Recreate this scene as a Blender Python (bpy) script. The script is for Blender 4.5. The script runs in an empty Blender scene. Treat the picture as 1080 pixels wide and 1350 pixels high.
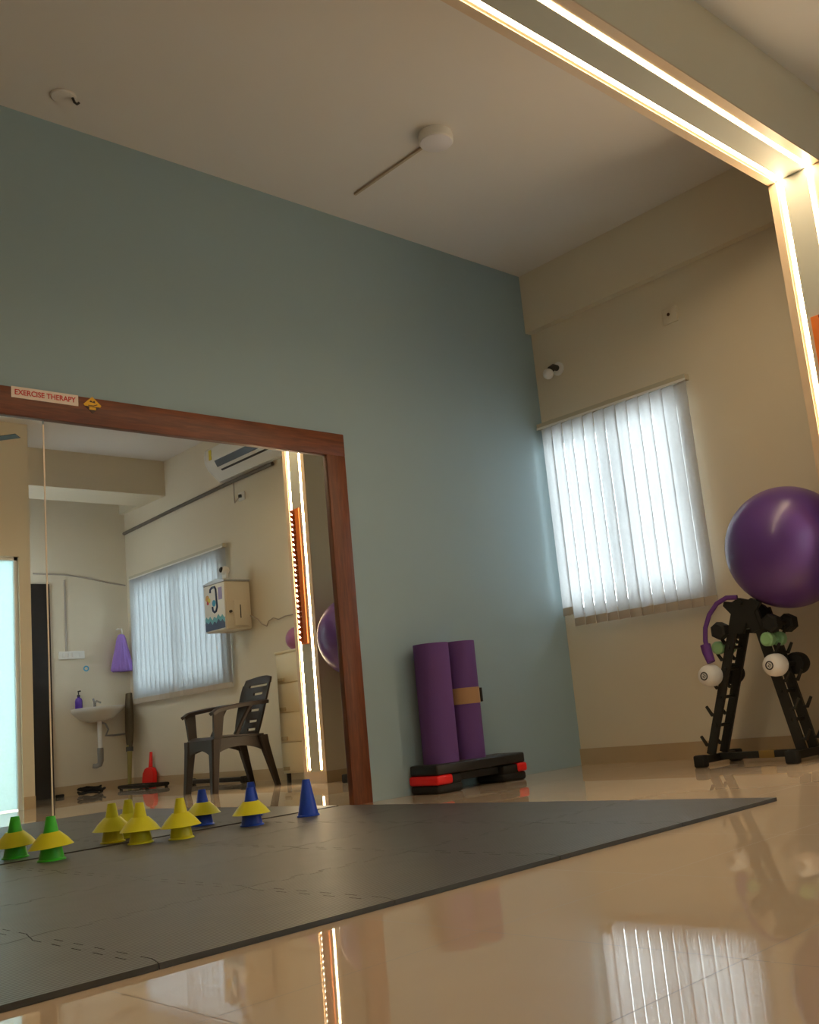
import bpy, bmesh, math, random
from mathutils import Vector, Matrix
random.seed(7)
S = bpy.context.scene
C = S.collection
PI = math.pi

# ------------------------------------------------------------------ materials
def nm(name):
    m = bpy.data.materials.new(name); m.use_nodes = True
    nt = m.node_tree; b = nt.nodes['Principled BSDF']
    return m, nt, b
def mat(name, col, rough=.5, spec=.5, metal=0., var=0., vscale=8., bump=0., bscale=60., coat=0., stretch=None):
    m, nt, b = nm(name)
    b.inputs['Base Color'].default_value = (*col, 1)
    b.inputs['Roughness'].default_value = rough
    b.inputs['Specular IOR Level'].default_value = spec
    b.inputs['Metallic'].default_value = metal
    b.inputs['Coat Weight'].default_value = coat
    tc = nt.nodes.new('ShaderNodeTexCoord'); src = tc.outputs['Object']
    if stretch:
        mp = nt.nodes.new('ShaderNodeMapping'); mp.inputs['Scale'].default_value = stretch
        nt.links.new(src, mp.inputs['Vector']); src = mp.outputs['Vector']
    if var:
        n = nt.nodes.new('ShaderNodeTexNoise'); n.inputs['Scale'].default_value = vscale; n.inputs['Detail'].default_value = 5
        nt.links.new(src, n.inputs['Vector'])
        mx = nt.nodes.new('ShaderNodeMix'); mx.data_type = 'RGBA'
        mx.inputs[6].default_value = (*[max(0, c*(1-var)) for c in col], 1)
        mx.inputs[7].default_value = (*[min(1, c*(1+var)) for c in col], 1)
        nt.links.new(n.outputs['Fac'], mx.inputs[0]); nt.links.new(mx.outputs[2], b.inputs['Base Color'])
    if bump:
        n2 = nt.nodes.new('ShaderNodeTexNoise'); n2.inputs['Scale'].default_value = bscale; n2.inputs['Detail'].default_value = 3
        nt.links.new(src, n2.inputs['Vector'])
        bp = nt.nodes.new('ShaderNodeBump'); bp.inputs['Strength'].default_value = bump; bp.inputs['Distance'].default_value = .004
        nt.links.new(n2.outputs['Fac'], bp.inputs['Height']); nt.links.new(bp.outputs['Normal'], b.inputs['Normal'])
    return m
def emis(name, col, strength):
    m, nt, b = nm(name)
    b.inputs['Base Color'].default_value = (*col, 1)
    b.inputs['Emission Color'].default_value = (*col, 1)
    b.inputs['Emission Strength'].default_value = strength
    return m
def translucent(name, col, tcol, fac):
    m = bpy.data.materials.new(name); m.use_nodes = True; nt = m.node_tree; nt.nodes.clear()
    o = nt.nodes.new('ShaderNodeOutputMaterial'); d = nt.nodes.new('ShaderNodeBsdfDiffuse'); t = nt.nodes.new('ShaderNodeBsdfTranslucent')
    mx = nt.nodes.new('ShaderNodeMixShader'); mx.inputs[0].default_value = fac
    tc = nt.nodes.new('ShaderNodeTexCoord'); n = nt.nodes.new('ShaderNodeTexNoise'); n.inputs['Scale'].default_value = 60; n.inputs['Detail'].default_value = 3
    nt.links.new(tc.outputs['Object'], n.inputs['Vector'])
    cm = nt.nodes.new('ShaderNodeMix'); cm.data_type = 'RGBA'
    cm.inputs[6].default_value = (*[c*.9 for c in tcol], 1); cm.inputs[7].default_value = (*[min(1, c*1.08) for c in tcol], 1)
    nt.links.new(n.outputs['Fac'], cm.inputs[0])
    d.inputs['Color'].default_value = (*col, 1); nt.links.new(cm.outputs[2], t.inputs['Color'])
    nt.links.new(d.outputs[0], mx.inputs[1]); nt.links.new(t.outputs[0], mx.inputs[2]); nt.links.new(mx.outputs[0], o.inputs['Surface'])
    return m
def glassy(name):
    m = bpy.data.materials.new(name); m.use_nodes = True; nt = m.node_tree; nt.nodes.clear()
    o = nt.nodes.new('ShaderNodeOutputMaterial'); a = nt.nodes.new('ShaderNodeBsdfTransparent'); g = nt.nodes.new('ShaderNodeBsdfGlossy')
    a.inputs['Color'].default_value = (.92, .97, .96, 1); g.inputs['Roughness'].default_value = .03
    f = nt.nodes.new('ShaderNodeFresnel'); f.inputs['IOR'].default_value = 1.45
    mx = nt.nodes.new('ShaderNodeMixShader')
    nt.links.new(f.outputs[0], mx.inputs[0]); nt.links.new(a.outputs[0], mx.inputs[1]); nt.links.new(g.outputs[0], mx.inputs[2]); nt.links.new(mx.outputs[0], o.inputs['Surface'])
    return m
def floor_mat():
    m, nt, b = nm('polished_beige_tile')
    N = nt.nodes.new; L = nt.links.new
    g = N('ShaderNodeNewGeometry'); sx = N('ShaderNodeSeparateXYZ'); L(g.outputs['Position'], sx.inputs[0])
    masks = []
    for ax, off in (('X', -3.69), ('Y', -3.385)):
        a = N('ShaderNodeMath'); a.operation = 'SUBTRACT'; a.inputs[1].default_value = off - .2775; L(sx.outputs[ax], a.inputs[0])
        p = N('ShaderNodeMath'); p.operation = 'PINGPONG'; p.inputs[1].default_value = .2775; L(a.outputs[0], p.inputs[0])
        c = N('ShaderNodeMath'); c.operation = 'GREATER_THAN'; c.inputs[1].default_value = .2775-.0013; L(p.outputs[0], c.inputs[0])
        masks.append(c)
    mx = N('ShaderNodeMath'); mx.operation = 'MAXIMUM'; L(masks[0].outputs[0], mx.inputs[0]); L(masks[1].outputs[0], mx.inputs[1])
    n = N('ShaderNodeTexNoise'); n.inputs['Scale'].default_value = 1.7; n.inputs['Detail'].default_value = 7; L(g.outputs['Position'], n.inputs['Vector'])
    cm = N('ShaderNodeMix'); cm.data_type = 'RGBA'
    cm.inputs[6].default_value = (.62, .47, .34, 1); cm.inputs[7].default_value = (.70, .55, .41, 1); L(n.outputs['Fac'], cm.inputs[0])
    c2 = N('ShaderNodeMix'); c2.data_type = 'RGBA'; c2.inputs[7].default_value = (.25, .19, .13, 1)
    L(mx.outputs[0], c2.inputs[0]); L(cm.outputs[2], c2.inputs[6]); L(c2.outputs[2], b.inputs['Base Color'])
    r = N('ShaderNodeMath'); r.operation = 'MULTIPLY_ADD'; r.inputs[1].default_value = .5; r.inputs[2].default_value = .02
    L(mx.outputs[0], r.inputs[0]); L(r.outputs[0], b.inputs['Roughness'])
    n2 = N('ShaderNodeTexNoise'); n2.inputs['Scale'].default_value = 4.; n2.inputs['Detail'].default_value = 1; L(g.outputs['Position'], n2.inputs['Vector'])
    bp = N('ShaderNodeBump'); bp.inputs['Strength'].default_value = .008; bp.inputs['Distance'].default_value = .01
    L(n2.outputs['Fac'], bp.inputs['Height']); L(bp.outputs['Normal'], b.inputs['Normal'])
    b.inputs['Specular IOR Level'].default_value = .8
    return m
def wood_mat(name, c0, c1, sc):
    m, nt, b = nm(name); N = nt.nodes.new; L = nt.links.new
    tc = N('ShaderNodeTexCoord'); mp = N('ShaderNodeMapping'); mp.inputs['Scale'].default_value = sc; L(tc.outputs['Object'], mp.inputs['Vector'])
    n = N('ShaderNodeTexNoise'); n.inputs['Scale'].default_value = 6; n.inputs['Detail'].default_value = 9; n.inputs['Distortion'].default_value = .6; L(mp.outputs[0], n.inputs['Vector'])
    cr = N('ShaderNodeValToRGB'); cr.color_ramp.elements[0].position = .32; cr.color_ramp.elements[1].position = .7
    cr.color_ramp.elements[0].color = (*c0, 1); cr.color_ramp.elements[1].color = (*c1, 1)
    L(n.outputs['Fac'], cr.inputs[0]); L(cr.outputs[0], b.inputs['Base Color']); b.inputs['Roughness'].default_value = .42
    return m
def mat_foam():
    m, nt, b = nm('dark_grey_foam'); N = nt.nodes.new; L = nt.links.new
    g = N('ShaderNodeNewGeometry')
    w = N('ShaderNodeTexWave'); w.inputs['Scale'].default_value = 22; w.inputs['Distortion'].default_value = .5; w.bands_direction = 'Y'
    L(g.outputs['Position'], w.inputs['Vector'])
    bp = N('ShaderNodeBump'); bp.inputs['Strength'].default_value = .25; bp.inputs['Distance'].default_value = .003
    L(w.outputs['Fac'], bp.inputs['Height']); L(bp.outputs['Normal'], b.inputs['Normal'])
    n = N('ShaderNodeTexNoise'); n.inputs['Scale'].default_value = 9; n.inputs['Detail'].default_value = 6; L(g.outputs['Position'], n.inputs['Vector'])
    cm = N('ShaderNodeMix'); cm.data_type = 'RGBA'; cm.inputs[6].default_value = (.062, .058, .056, 1); cm.inputs[7].default_value = (.10, .093, .088, 1)
    L(n.outputs['Fac'], cm.inputs[0]); L(cm.outputs[2], b.inputs['Base Color'])
    b.inputs['Roughness'].default_value = .42; b.inputs['Specular IOR Level'].default_value = .4
    return m

M_teal = mat('teal_paint', (.32, .42, .46), .75, .3, var=.02, vscale=3, bump=.06, bscale=90)
M_cream = mat('cream_paint', (.73, .65, .51), .75, .3, var=.02, vscale=3, bump=.06, bscale=90)
M_ceil = mat('white_ceiling_paint', (.76, .72, .68), .8, .2, var=.015, vscale=2)
M_base = mat('skirting_tile', (.50, .37, .22), .3, .5, var=.05)
M_floor = floor_mat()
M_foam = mat_foam()
M_wood = wood_mat('red_brown_wood_rail', (.11, .028, .009), (.21, .055, .016), (1.2, 12, 14))
M_woodv = wood_mat('red_brown_wood_stile', (.11, .028, .009), (.21, .055, .016), (14, 12, 1.2))
M_mirror = mat('mirror_silver', (.88, .91, .90), 0.0, .5, metal=1.0)
M_bevel = mat('warm_lit_joint', (.85, .72, .55), .2, .5)  # beige stands for the warm light caught by the mirror joint
M_led = emis('warm_led', (1.0, .78, .50), 50)
M_slat = translucent('blind_fabric', (.74, .74, .74), (.84, .84, .85), .62)
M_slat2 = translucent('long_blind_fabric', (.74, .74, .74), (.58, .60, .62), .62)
M_weight = mat('blind_weight_fabric', (.55, .47, .38), .8, .2)
M_rail = mat('shaded_headrail', (.52, .47, .36), .45, .5)  # tone darkened to carry the shade along the rail's top
M_glass = glassy('window_glass')
M_frost = translucent('frosted_blue_glass', (.40, .62, .66), (.56, .68, .68), .7)
M_frostw = translucent('fill_window_glass', (.5, .5, .5), (.10, .103, .106), .7)  # pane of the added left window, transmission sets the fill light
M_alu = mat('white_window_frame', (.8, .8, .78), .4)
M_white = mat('white_plastic', (.82, .80, .76), .35)
M_whitem = mat('matte_white', (.80, .78, .75), .6)
M_cab = mat('cream_cabinet', (.80, .70, .48), .4)
M_black = mat('black_plastic', (.012, .012, .013), .4)
M_rack = mat('black_powder_coat', (.014, .014, .012), .5, bump=.15, bscale=300)
M_rubber = mat('black_rubber', (.01, .01, .01), .7)
M_red = mat('red_plastic', (.88, .012, .012), .4)
M_purple = mat('purple_foam', (.135, .058, .225), .75, .3, bump=.2, bscale=250)
M_ball = mat('purple_vinyl', (.115, .046, .24), .33, .5, coat=.15)
M_pink = mat('pink_vinyl', (.42, .16, .38), .3, .5)
M_pband = mat('purple_rubber', (.13, .035, .24), .5)
M_brown = mat('kraft_band', (.40, .22, .10), .6)
M_green = mat('green_plastic', (.05, .58, .03), .4)
M_yellow = mat('yellow_plastic', (.76, .70, .015), .4)
M_blue = mat('blue_plastic', (.010, .065, .58), .4)
M_gvinyl = mat('green_vinyl', (.27, .50, .24), .45)
M_chair = mat('dark_brown_plastic', (.034, .023, .018), .48, .35)
M_orange = mat('orange_board', (.62, .15, .015), .45)
M_door = mat('dark_brown_door', (.018, .015, .015), .35, var=.2)
M_grey = mat('grey_metal', (.35, .35, .35), .35, metal=.6)
M_dgrey = mat('dark_grey_plastic', (.05, .05, .05), .5)
M_hose = mat('grey_hose', (.14, .12, .10), .6)
M_lilac = mat('lilac_yarn', (.36, .22, .66), .8, .2, bump=.4, bscale=120)
M_bristle = mat('broom_bristle', (.10, .075, .045), .8, var=.4, vscale=40, stretch=(14, 14, .6))
M_straw = mat('olive_handle', (.30, .25, .07), .6)
M_ceram = mat('white_ceramic', (.80, .78, .74), .15)
M_soap = mat('purple_soap', (.10, .03, .35), .2)
M_ring = mat('blue_sticker', (.05, .35, .60), .5)
M_steel = mat('chrome', (.6, .6, .62), .15, metal=1)
M_sign = mat('pale_sign', (.80, .66, .58), .5)
M_signred = mat('red_lettering', (.60, .035, .03), .5)
M_warn = mat('yellow_sticker', (.85, .45, .01), .5)
M_wdark = mat('dark_brown_ink', (.06, .02, .01), .5)
M_navy = mat('navy_print', (.012, .035, .11), .4)
M_aqua = mat('aqua_print', (.10, .38, .45), .4)
M_lav = mat('lavender_print', (.30, .24, .48), .4)
M_amber = mat('amber_print', (.65, .33, .06), .4)
M_energy = mat('yellow_label', (.75, .62, .05), .5)
M_lampcov = mat('opal_lamp_cover', (.78, .74, .76), .4)
M_pale = mat('pale_plastic', (.70, .62, .50), .5)
M_wire = mat('pale_wire', (.42, .36, .30), .6)

# ------------------------------------------------------------------ mesh builder
class B:
    def __init__(s): s.b = bmesh.new()
    def mesh(s, verts, faces):
        vs = [s.b.verts.new(v) for v in verts]
        for f in faces:
            try: s.b.faces.new([vs[i] for i in f])
            except ValueError: pass
        return s
    def box(s, lo, hi, bev=0, rot=None, piv=None, seg=2):
        t = bmesh.new()
        x0, y0, z0 = lo; x1, y1, z1 = hi
        v = [t.verts.new(p) for p in ((x0,y0,z0),(x1,y0,z0),(x1,y1,z0),(x0,y1,z0),(x0,y0,z1),(x1,y0,z1),(x1,y1,z1),(x0,y1,z1))]
        for f in ((0,3,2,1),(4,5,6,7),(0,1,5,4),(1,2,6,5),(2,3,7,6),(3,0,4,7)): t.faces.new([v[i] for i in f])
        if bev: bmesh.ops.bevel(t, geom=list(t.edges), offset=bev, segments=seg, affect='EDGES', profile=.5)
        if rot is not None:
            p = Vector(piv) if piv else Vector(((x0+x1)/2, (y0+y1)/2, (z0+z1)/2))
            bmesh.ops.transform(t, matrix=Matrix.Translation(p) @ rot @ Matrix.Translation(-p), verts=t.verts)
        return s.join(t)
    def join(s, t):
        idx = {}
        for v in t.verts: idx[v] = s.b.verts.new(v.co)
        for f in t.faces:
            try: s.b.faces.new([idx[v] for v in f.verts])
            except ValueError: pass
        t.free(); return s
    def ring_tube(s, rings, cap=True, closed=False):
        rr = [[s.b.verts.new(p) for p in r] for r in rings]; n = len(rr[0])
        m = len(rr)
        for i in range(m if closed else m-1):
            a, b = rr[i], rr[(i+1) % m]
            for j in range(n): s.b.faces.new((a[j], a[(j+1)%n], b[(j+1)%n], b[j]))
        if cap and not closed:
            s.b.faces.new(list(reversed(rr[0]))); s.b.faces.new(rr[-1])
        return s
    def cyl(s, p0, p1, r0, r1=None, n=20, cap=True):
        return s.tube([p0, p1], [r0, r0 if r1 is None else r1], n, cap)
    def tube(s, pts, r, n=10, cap=True, closed=False, flat=1.0, up=None):
        pts = [Vector(p) for p in pts]; m = len(pts)
        rs = r if isinstance(r, (list, tuple)) else [r]*m
        rings = []; prev = None
        for i in range(m):
            if closed: t = pts[(i+1)%m] - pts[i-1]
            else: t = pts[min(i+1, m-1)] - pts[max(i-1, 0)]
            t.normalize()
            if prev is None:
                u = Vector(up) if up else Vector((0,0,1))
                if abs(u.dot(t)) > .95: u = Vector((1,0,0))
                a = (u - t*u.dot(t)).normalized()
            else: a = (prev - t*prev.dot(t)).normalized()
            prev = a; c = t.cross(a)
            rings.append([pts[i] + (a*math.cos(k*2*PI/n)*flat + c*math.sin(k*2*PI/n))*rs[i] for k in range(n)])
        return s.ring_tube(rings, cap, closed)
    def lathe(s, prof, o=(0,0,0), axis=(0,0,1), n=32, cap=True, fn=None):
        ax = Vector(axis).normalized(); q = Vector((0,0,1)).rotation_difference(ax); o = Vector(o)
        rings = []
        for r, z in prof:
            ring = []
            for k in range(n):
                a = 2*PI*k/n; rr = r*(fn(a, z) if fn else 1)
                ring.append(o + q @ Vector((rr*math.cos(a), rr*math.sin(a), z)))
            rings.append(ring)
        return s.ring_tube(rings, cap)
    def sphere(s, o, r, n=40, m=20, sq=1.0):
        o = Vector(o)
        prof = [(max(1e-4, r*math.sin(PI*i/m)), -r*sq*math.cos(PI*i/m)) for i in range(m+1)]
        return s.lathe(prof, o, n=n)
    def prism(s, poly, d0, d1, f):
        """poly: 2D points; f(a,b,d)->3D; extruded from d0 to d1"""
        n = len(poly)
        v = [f(a, b, d0) for a, b in poly] + [f(a, b, d1) for a, b in poly]
        F = [tuple(range(n))[::-1], tuple(range(n, 2*n))] + [(i, (i+1)%n, n+(i+1)%n, n+i) for i in range(n)]
        return s.mesh(v, F)
    def sheet(s, f, nu, nv, th, skip=()):
        P = [[Vector(f(i/nu, j/nv)) for j in range(nv+1)] for i in range(nu+1)]
        def nrm(i, j):
            a = P[min(i+1,nu)][j] - P[max(i-1,0)][j]; b = P[i][min(j+1,nv)] - P[i][max(j-1,0)]
            return a.cross(b).normalized()
        T = [[s.b.verts.new(P[i][j] + nrm(i,j)*th/2) for j in range(nv+1)] for i in range(nu+1)]
        U = [[s.b.verts.new(P[i][j] - nrm(i,j)*th/2) for j in range(nv+1)] for i in range(nu+1)]
        on = lambda i, j: 0 <= i < nu and 0 <= j < nv and (i, j) not in skip
        for i in range(nu):
            for j in range(nv):
                if not on(i, j): continue
                s.b.faces.new((T[i][j], T[i+1][j], T[i+1][j+1], T[i][j+1]))
                s.b.faces.new((U[i][j], U[i][j+1], U[i+1][j+1], U[i+1][j]))
                for (di, dj, a, b) in ((-1,0,(i,j),(i,j+1)), (1,0,(i+1,j),(i+1,j+1)), (0,-1,(i,j),(i+1,j)), (0,1,(i,j+1),(i+1,j+1))):
                    if not on(i+di, j+dj):
                        try: s.b.faces.new((T[a[0]][a[1]], T[b[0]][b[1]], U[b[0]][b[1]], U[a[0]][a[1]]))
                        except ValueError: pass
        return s

def root_of(o):
    while o.parent: o = o.parent
    return o
def local_inv(o):
    r = root_of(o)
    return (Matrix.Translation(r.location) @ Matrix.Rotation(r.rotation_euler.z, 4, 'Z')).inverted()
def tag(o, label, cat, group=None, kind=None):
    if label: o['label'] = label
    if cat: o['category'] = cat
    if group: o['group'] = group
    if kind: o['kind'] = kind
    return o
def link(name, bb, m, parent=None, world=True, smooth=35, label=None, cat=None, group=None, kind=None):
    bm = bb.b
    bmesh.ops.recalc_face_normals(bm, faces=bm.faces)
    loc = None
    if parent is not None:
        if world: bm.transform(local_inv(parent))
    else:
        xs = [v.co for v in bm.verts]
        loc = Vector(((min(v.x for v in xs)+max(v.x for v in xs))/2, (min(v.y for v in xs)+max(v.y for v in xs))/2, min(v.z for v in xs)))
        bm.transform(Matrix.Translation(-loc))
    me = bpy.data.meshes.new(name); bm.to_mesh(me); bm.free()
    if smooth:
        me.shade_smooth(); me.set_sharp_from_angle(angle=math.radians(smooth))
    me.materials.append(m)
    o = bpy.data.objects.new(name, me); C.objects.link(o)
    if parent is not None: o.parent = parent
    else: o.location = loc
    return tag(o, label, cat, group, kind)
def thing(name, label, cat, loc=(0,0,0), rz=0, group=None):
    o = bpy.data.objects.new(name, None); C.objects.link(o); o.empty_display_size = .1
    o.location = loc; o.rotation_euler = (0, 0, rz)
    return tag(o, label, cat, group)
def struct(name, bb, m, smooth=0, parent=None):
    return link(name, bb, m, parent, smooth=smooth, kind=None if parent else 'structure')
def copy_tree(o, parent=None):
    c = o.copy(); C.objects.link(c)
    if parent is not None: c.parent = parent
    for ch in list(o.children): copy_tree(ch, c)
    return c

# ------------------------------------------------------------------ room shell
H = 3.3; XL = -6.6; YB = -6.166; YP = -4.55      # ceiling, left wall, sink wall, partition
struct('floor', B().box((XL-.15, YB-.15, -.15), (.15, .15, 0)), M_floor)
struct('ceiling', B().box((XL-.15, YB-.15, H), (.15, .15, H+.15)), M_ceil)
struct('wall_mirror_side', B().box((XL-.15, 0, 0), (0, .15, H)), M_teal)
W1 = (-1.13, -.002, .945, 2.14); W2 = (-5.95, -4.12, .93, 2.12)     # openings y0,y1,z0,z1
def wall_with_holes():
    b = B(); ys = [YB-.15, W2[0], W2[1], W1[0], W1[1], .15]
    for k in range(5):
        if k == 1: w = W2
        elif k == 3: w = W1
        else: w = None
        if w is None: b.box((0, ys[k], 0), (.15, ys[k+1], H))
        else:
            b.box((0, ys[k], 0), (.15, ys[k+1], w[2])); b.box((0, ys[k], w[3]), (.15, ys[k+1], H))
    return b
struct('wall_right', wall_with_holes(), M_cream)
struct('trim_1', B().box((-.0565, -2.10, 2.8845), (0, 0, H)), M_cream)
struct('trim_2', B().box((-.0565, YB, 2.93), (0, -5.70, H)), M_cream)
WL = (-3.9, -1.5, .95, 2.45)  # opening for the added fill window, out of view
struct('wall_left', B().box((XL-.15, YP-.12, 0), (XL, WL[0], H)).box((XL-.15, WL[1], 0), (XL, 0, H)).box((XL-.15, WL[0], 0), (XL, WL[1], WL[2])).box((XL-.15, WL[0], WL[3]), (XL, WL[1], H)), M_cream)
# partition with a door opening, and the nook side wall
PX = -1.65; D0, D1, DZ = -2.70, -1.745, 2.11
struct('wall_partition', B().box((XL, YP-.12, 0), (D0, YP, H)).box((D0, YP-.12, DZ), (D1, YP, H)).box((D1, YP-.12, 0), (PX, YP, H)), M_cream)
WN = (-5.95, -4.95, 1.25, 2.55)  # opening for the added nook fill window, out of view
struct('wall_nook_side', B().box((PX-.1, YB, 0), (PX, WN[0], H)).box((PX-.1, WN[1], 0), (PX, YP-.12, H)).box((PX-.1, WN[0], 0), (PX, WN[1], WN[2])).box((PX-.1, WN[0], WN[3]), (PX, WN[1], H)), M_cream)
struct('wall_back', B().box((PX-.1, YB-.15, 0), (0, YB, H)), M_cream)
struct('trim_3', B().box((PX, -5.737, 2.93), (-.0, -5.22, H)), M_cream)          # ceiling beam over the nook
struct('baseboard_right', B().box((-.012, YB+.012, 0), (0, -2.37, .10)).box((-.012, -2.10, 0), (0, 0, .10)), M_base)
struct('baseboard_back', B().box((-.83, YB, 0), (-.012, YB+.012, .10)), M_base)
struct('baseboard_partition', B().box((D1, YP, 0), (PX, YP+.012, .10)), M_base)
# glass door in the partition
d2 = struct('door_2', B().box((D0, YP-.09, 0), (D0+.05, YP-.03, DZ)).box((D1-.03, YP-.09, 0), (D1, YP-.03, DZ)).box((D0, YP-.09, DZ-.03), (D1, YP-.03, DZ)), M_alu)
link('glass_panel', B().box((D0+.05, YP-.065, .01), (D1-.03, YP-.055, DZ-.03)), M_frost, d2, smooth=0, label='pale blue frosted glass panel')
link('door_handle', B().tube([(D0+.12, YP-.03, 1.0), (D0+.12, YP+.02, 1.0), (D0+.12, YP+.02, 1.25), (D0+.12, YP-.03, 1.25)], .01), M_steel, d2)
# dark door on the sink wall
d1 = struct('door_1', B().box((-1.55, YB, 0), (-.85, YB+.035, 2.14)), M_door)
link('kick_panel', B().box((-1.50, YB+.035, .05), (-.90, YB+.042, .38)), M_door, d1, smooth=0)
link('upper_panel', B().box((-1.50, YB+.035, .44), (-.90, YB+.042, 2.08)), M_door, d1, smooth=0)
link('door_handle', B().tube([(-1.47, YB+.035, 1.0), (-1.47, YB+.09, 1.0), (-1.37, YB+.09, 1.0)], .009), M_steel, d1)
# the lit arch: pilaster and beam
struct('trim_4', B().box((-.473, -2.372, 0), (0, -2.102, H)).box((-4.95, -2.372, 2.872), (-.473, -2.102, H)).box((-4.95, -2.372, 0), (-4.62, -2.102, 2.872)), M_cream)  # left leg added out of view, ends the lit beam sooner
struct('trim_5', B().box((-.481, -2.380, 0), (0, -2.094, .085)), M_base)
# slim timber edging of the arch
e = B()
for y0, y1 in ((-2.380, -2.338), (-2.136, -2.094)):
    e.box((-.481, y0, .085), (-.473, y1, 2.872)); e.box((-4.62, y0, 2.864), (-.473, y1, 2.872))
struct('trim_6', e, mat('pale_edge_laminate', (.66, .50, .34), .4, var=.06))

# grey infill between the light strips
struct('trim_7', B().box((-.476, -2.300, .085), (-.473, -2.173, 2.869)).box((-4.62, -2.300, 2.869), (-.473, -2.173, 2.872)), mat('grey_green_infill', (.42, .42, .36), .6))

# windows
def window(n, w):
    y0, y1, z0, z1 = w; f = B(); t = .045
    f.box((.06, y0, z0), (.11, y1, z0+t)).box((.06, y0, z1-t), (.11, y1, z1)).box((.06, y0, z0), (.11, y0+t, z1)).box((.06, y1-t, z0), (.11, y1, z1))
    f.box((.065, (y0+y1)/2-.025, z0), (.105, (y0+y1)/2+.025, z1))
    o = struct('window_%d' % n, f, M_alu)
    link('pane', B().box((.083, y0+.02, z0+.02), (.087, y1-.02, z1-.02)), M_glass, o, smooth=0)
window(1, W1); window(2, W2)
t = .04; y0, y1, z0, z1 = WN  # unseen window added to bring cool fill light into the nook
w4 = struct('window_4', B().box((PX-.08, y0, z0), (PX-.03, y1, z0+t)).box((PX-.08, y0, z1-t), (PX-.03, y1, z1)).box((PX-.08, y0, z0), (PX-.03, y0+t, z1)).box((PX-.08, y1-t, z0), (PX-.03, y1, z1)), M_alu)
link('pane', B().box((PX-.058, y0+.02, z0+.02), (PX-.052, y1-.02, z1-.02)), translucent('fill_nook_glass', (.5, .5, .5), (.82, .86, .88), .8), w4, smooth=0)
t = .05; y0, y1, z0, z1 = WL  # unseen window added for fill light from the camera side
w3 = struct('window_3', B().box((XL-.11, y0, z0), (XL-.06, y1, z0+t)).box((XL-.11, y0, z1-t), (XL-.06, y1, z1)).box((XL-.11, y0, z0), (XL-.06, y0+t, z1)).box((XL-.11, y1-t, z0), (XL-.06, y1, z1)).box((XL-.105, (y0+y1)/2-.025, z0), (XL-.065, (y0+y1)/2+.025, z1)), M_alu)
link('pane', B().box((XL-.087, y0+.02, z0+.02), (XL-.083, y1-.02, z1-.02)), M_frostw, w3, smooth=0)

# ------------------------------------------------------------------ LED strips of the arch
def led(name, y, label):
    b = B()
    # thin flush diffusers: only the face towards the room gives light
    b.mesh([(-.4742, y-.0105, .099), (-.4742, y+.0105, .099), (-.4742, y+.0105, 2.8708), (-.4742, y-.0105, 2.8708), (-4.61, y+.0105, 2.8708), (-4.61, y-.0105, 2.8708)], [(0,1,2,3), (3,2,4,5)])
    link(name, b, M_led, smooth=0, label=label, cat='led light', group='light strips on the arch')
led('led_strip', -2.1604, 'glowing warm light strip on the arch, the one nearer the teal wall')
led('led_strip', -2.3128, 'glowing warm light strip on the arch, the one farther from the teal wall')

# ------------------------------------------------------------------ vertical blinds
def blind(label, y_start, pitch, n, x, z0, z1, tilt, short_first, ang, w, fabric):
    t = thing('vertical_blind', label, 'blind', (x, y_start, z1), 0)
    y_end = y_start - pitch*n
    zt = lambda y: z1 + tilt*(y - (y_start+y_end)/2)
    r = B(); ya, yb = y_start+.02, y_end-.01
    v = []
    for y in (ya, yb):
        z = zt(y)
        v += [(x-.022, y, z), (x+.022, y, z), (x+.022, y, z+.035), (x-.022, y, z+.035)]
    r.mesh(v, [(0,1,2,3), (4,7,6,5), (0,4,5,1), (1,5,6,2), (2,6,7,3), (3,7,4,0)])
    link('headrail', r, M_rail, t, smooth=0)
    lp = B(); v = []
    for y in (ya, yb):
        z = zt(y)
        v += [(x-.026, y, z-.006), (x-.0222, y, z-.006), (x-.0222, y, z+.008), (x-.026, y, z+.008)]
    link('front_lip', lp.mesh(v, [(0,1,2,3), (4,7,6,5), (0,4,5,1), (1,5,6,2), (2,6,7,3), (3,7,4,0)]), M_white, t, smooth=0)
    for yy in (ya-.12, (ya+yb)/2, yb+.12):
        z = zt(yy)
        link('bracket', B().box((x-.012, yy-.02, z+.035), (-.0005, yy+.02, z+.041)).box((-.004, yy-.02, z+.0), (-.0005, yy+.02, z+.041)), M_rail, t, smooth=0)
    for k in range(n):
        y = y_start - pitch*(k+.5); zt_ = zt(y) - .004; zb = zt(y) - (z1-z0) + (.075 if (k == 0 and short_first) else 0)
        a = ang + random.uniform(-.05, .05)
        ca, sa = math.cos(a), math.sin(a)
        def f(u, v, y=y, zt_=zt_, zb=zb, ca=ca, sa=sa):
            s_ = (u-.5)*w; bow = .006*(1-(2*u-1)**2)
            return (x - .004 + s_*sa - bow*ca, y + s_*ca + bow*sa, zb + (zt_-zb)*v)
        sl = link('slat', B().sheet(f, 6, 1, .0012), fabric, t)
        def g(u, v, y=y, zb=zb, ca=ca, sa=sa):
            s_ = (u-.5)*(w-.002); bow = .006*(1-(2*u-1)**2)
            return (x - .004 + s_*sa - bow*ca, y + s_*ca + bow*sa, zb - .001 + .05*v)
        link('bottom_weight', B().sheet(g, 6, 1, .005), M_weight, sl)
    return t
blind('white vertical slat blind on the right wall beside the teal corner', -.042, .0883, 13, -.059, .86, 2.185, .0125, True, .205, .100, M_slat)
blind('long white vertical slat blind behind the water purifier, seen in the mirror', -4.06, .0945, 20, -.052, .855, 2.165, .0, False, .34, .108, M_slat2)

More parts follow.
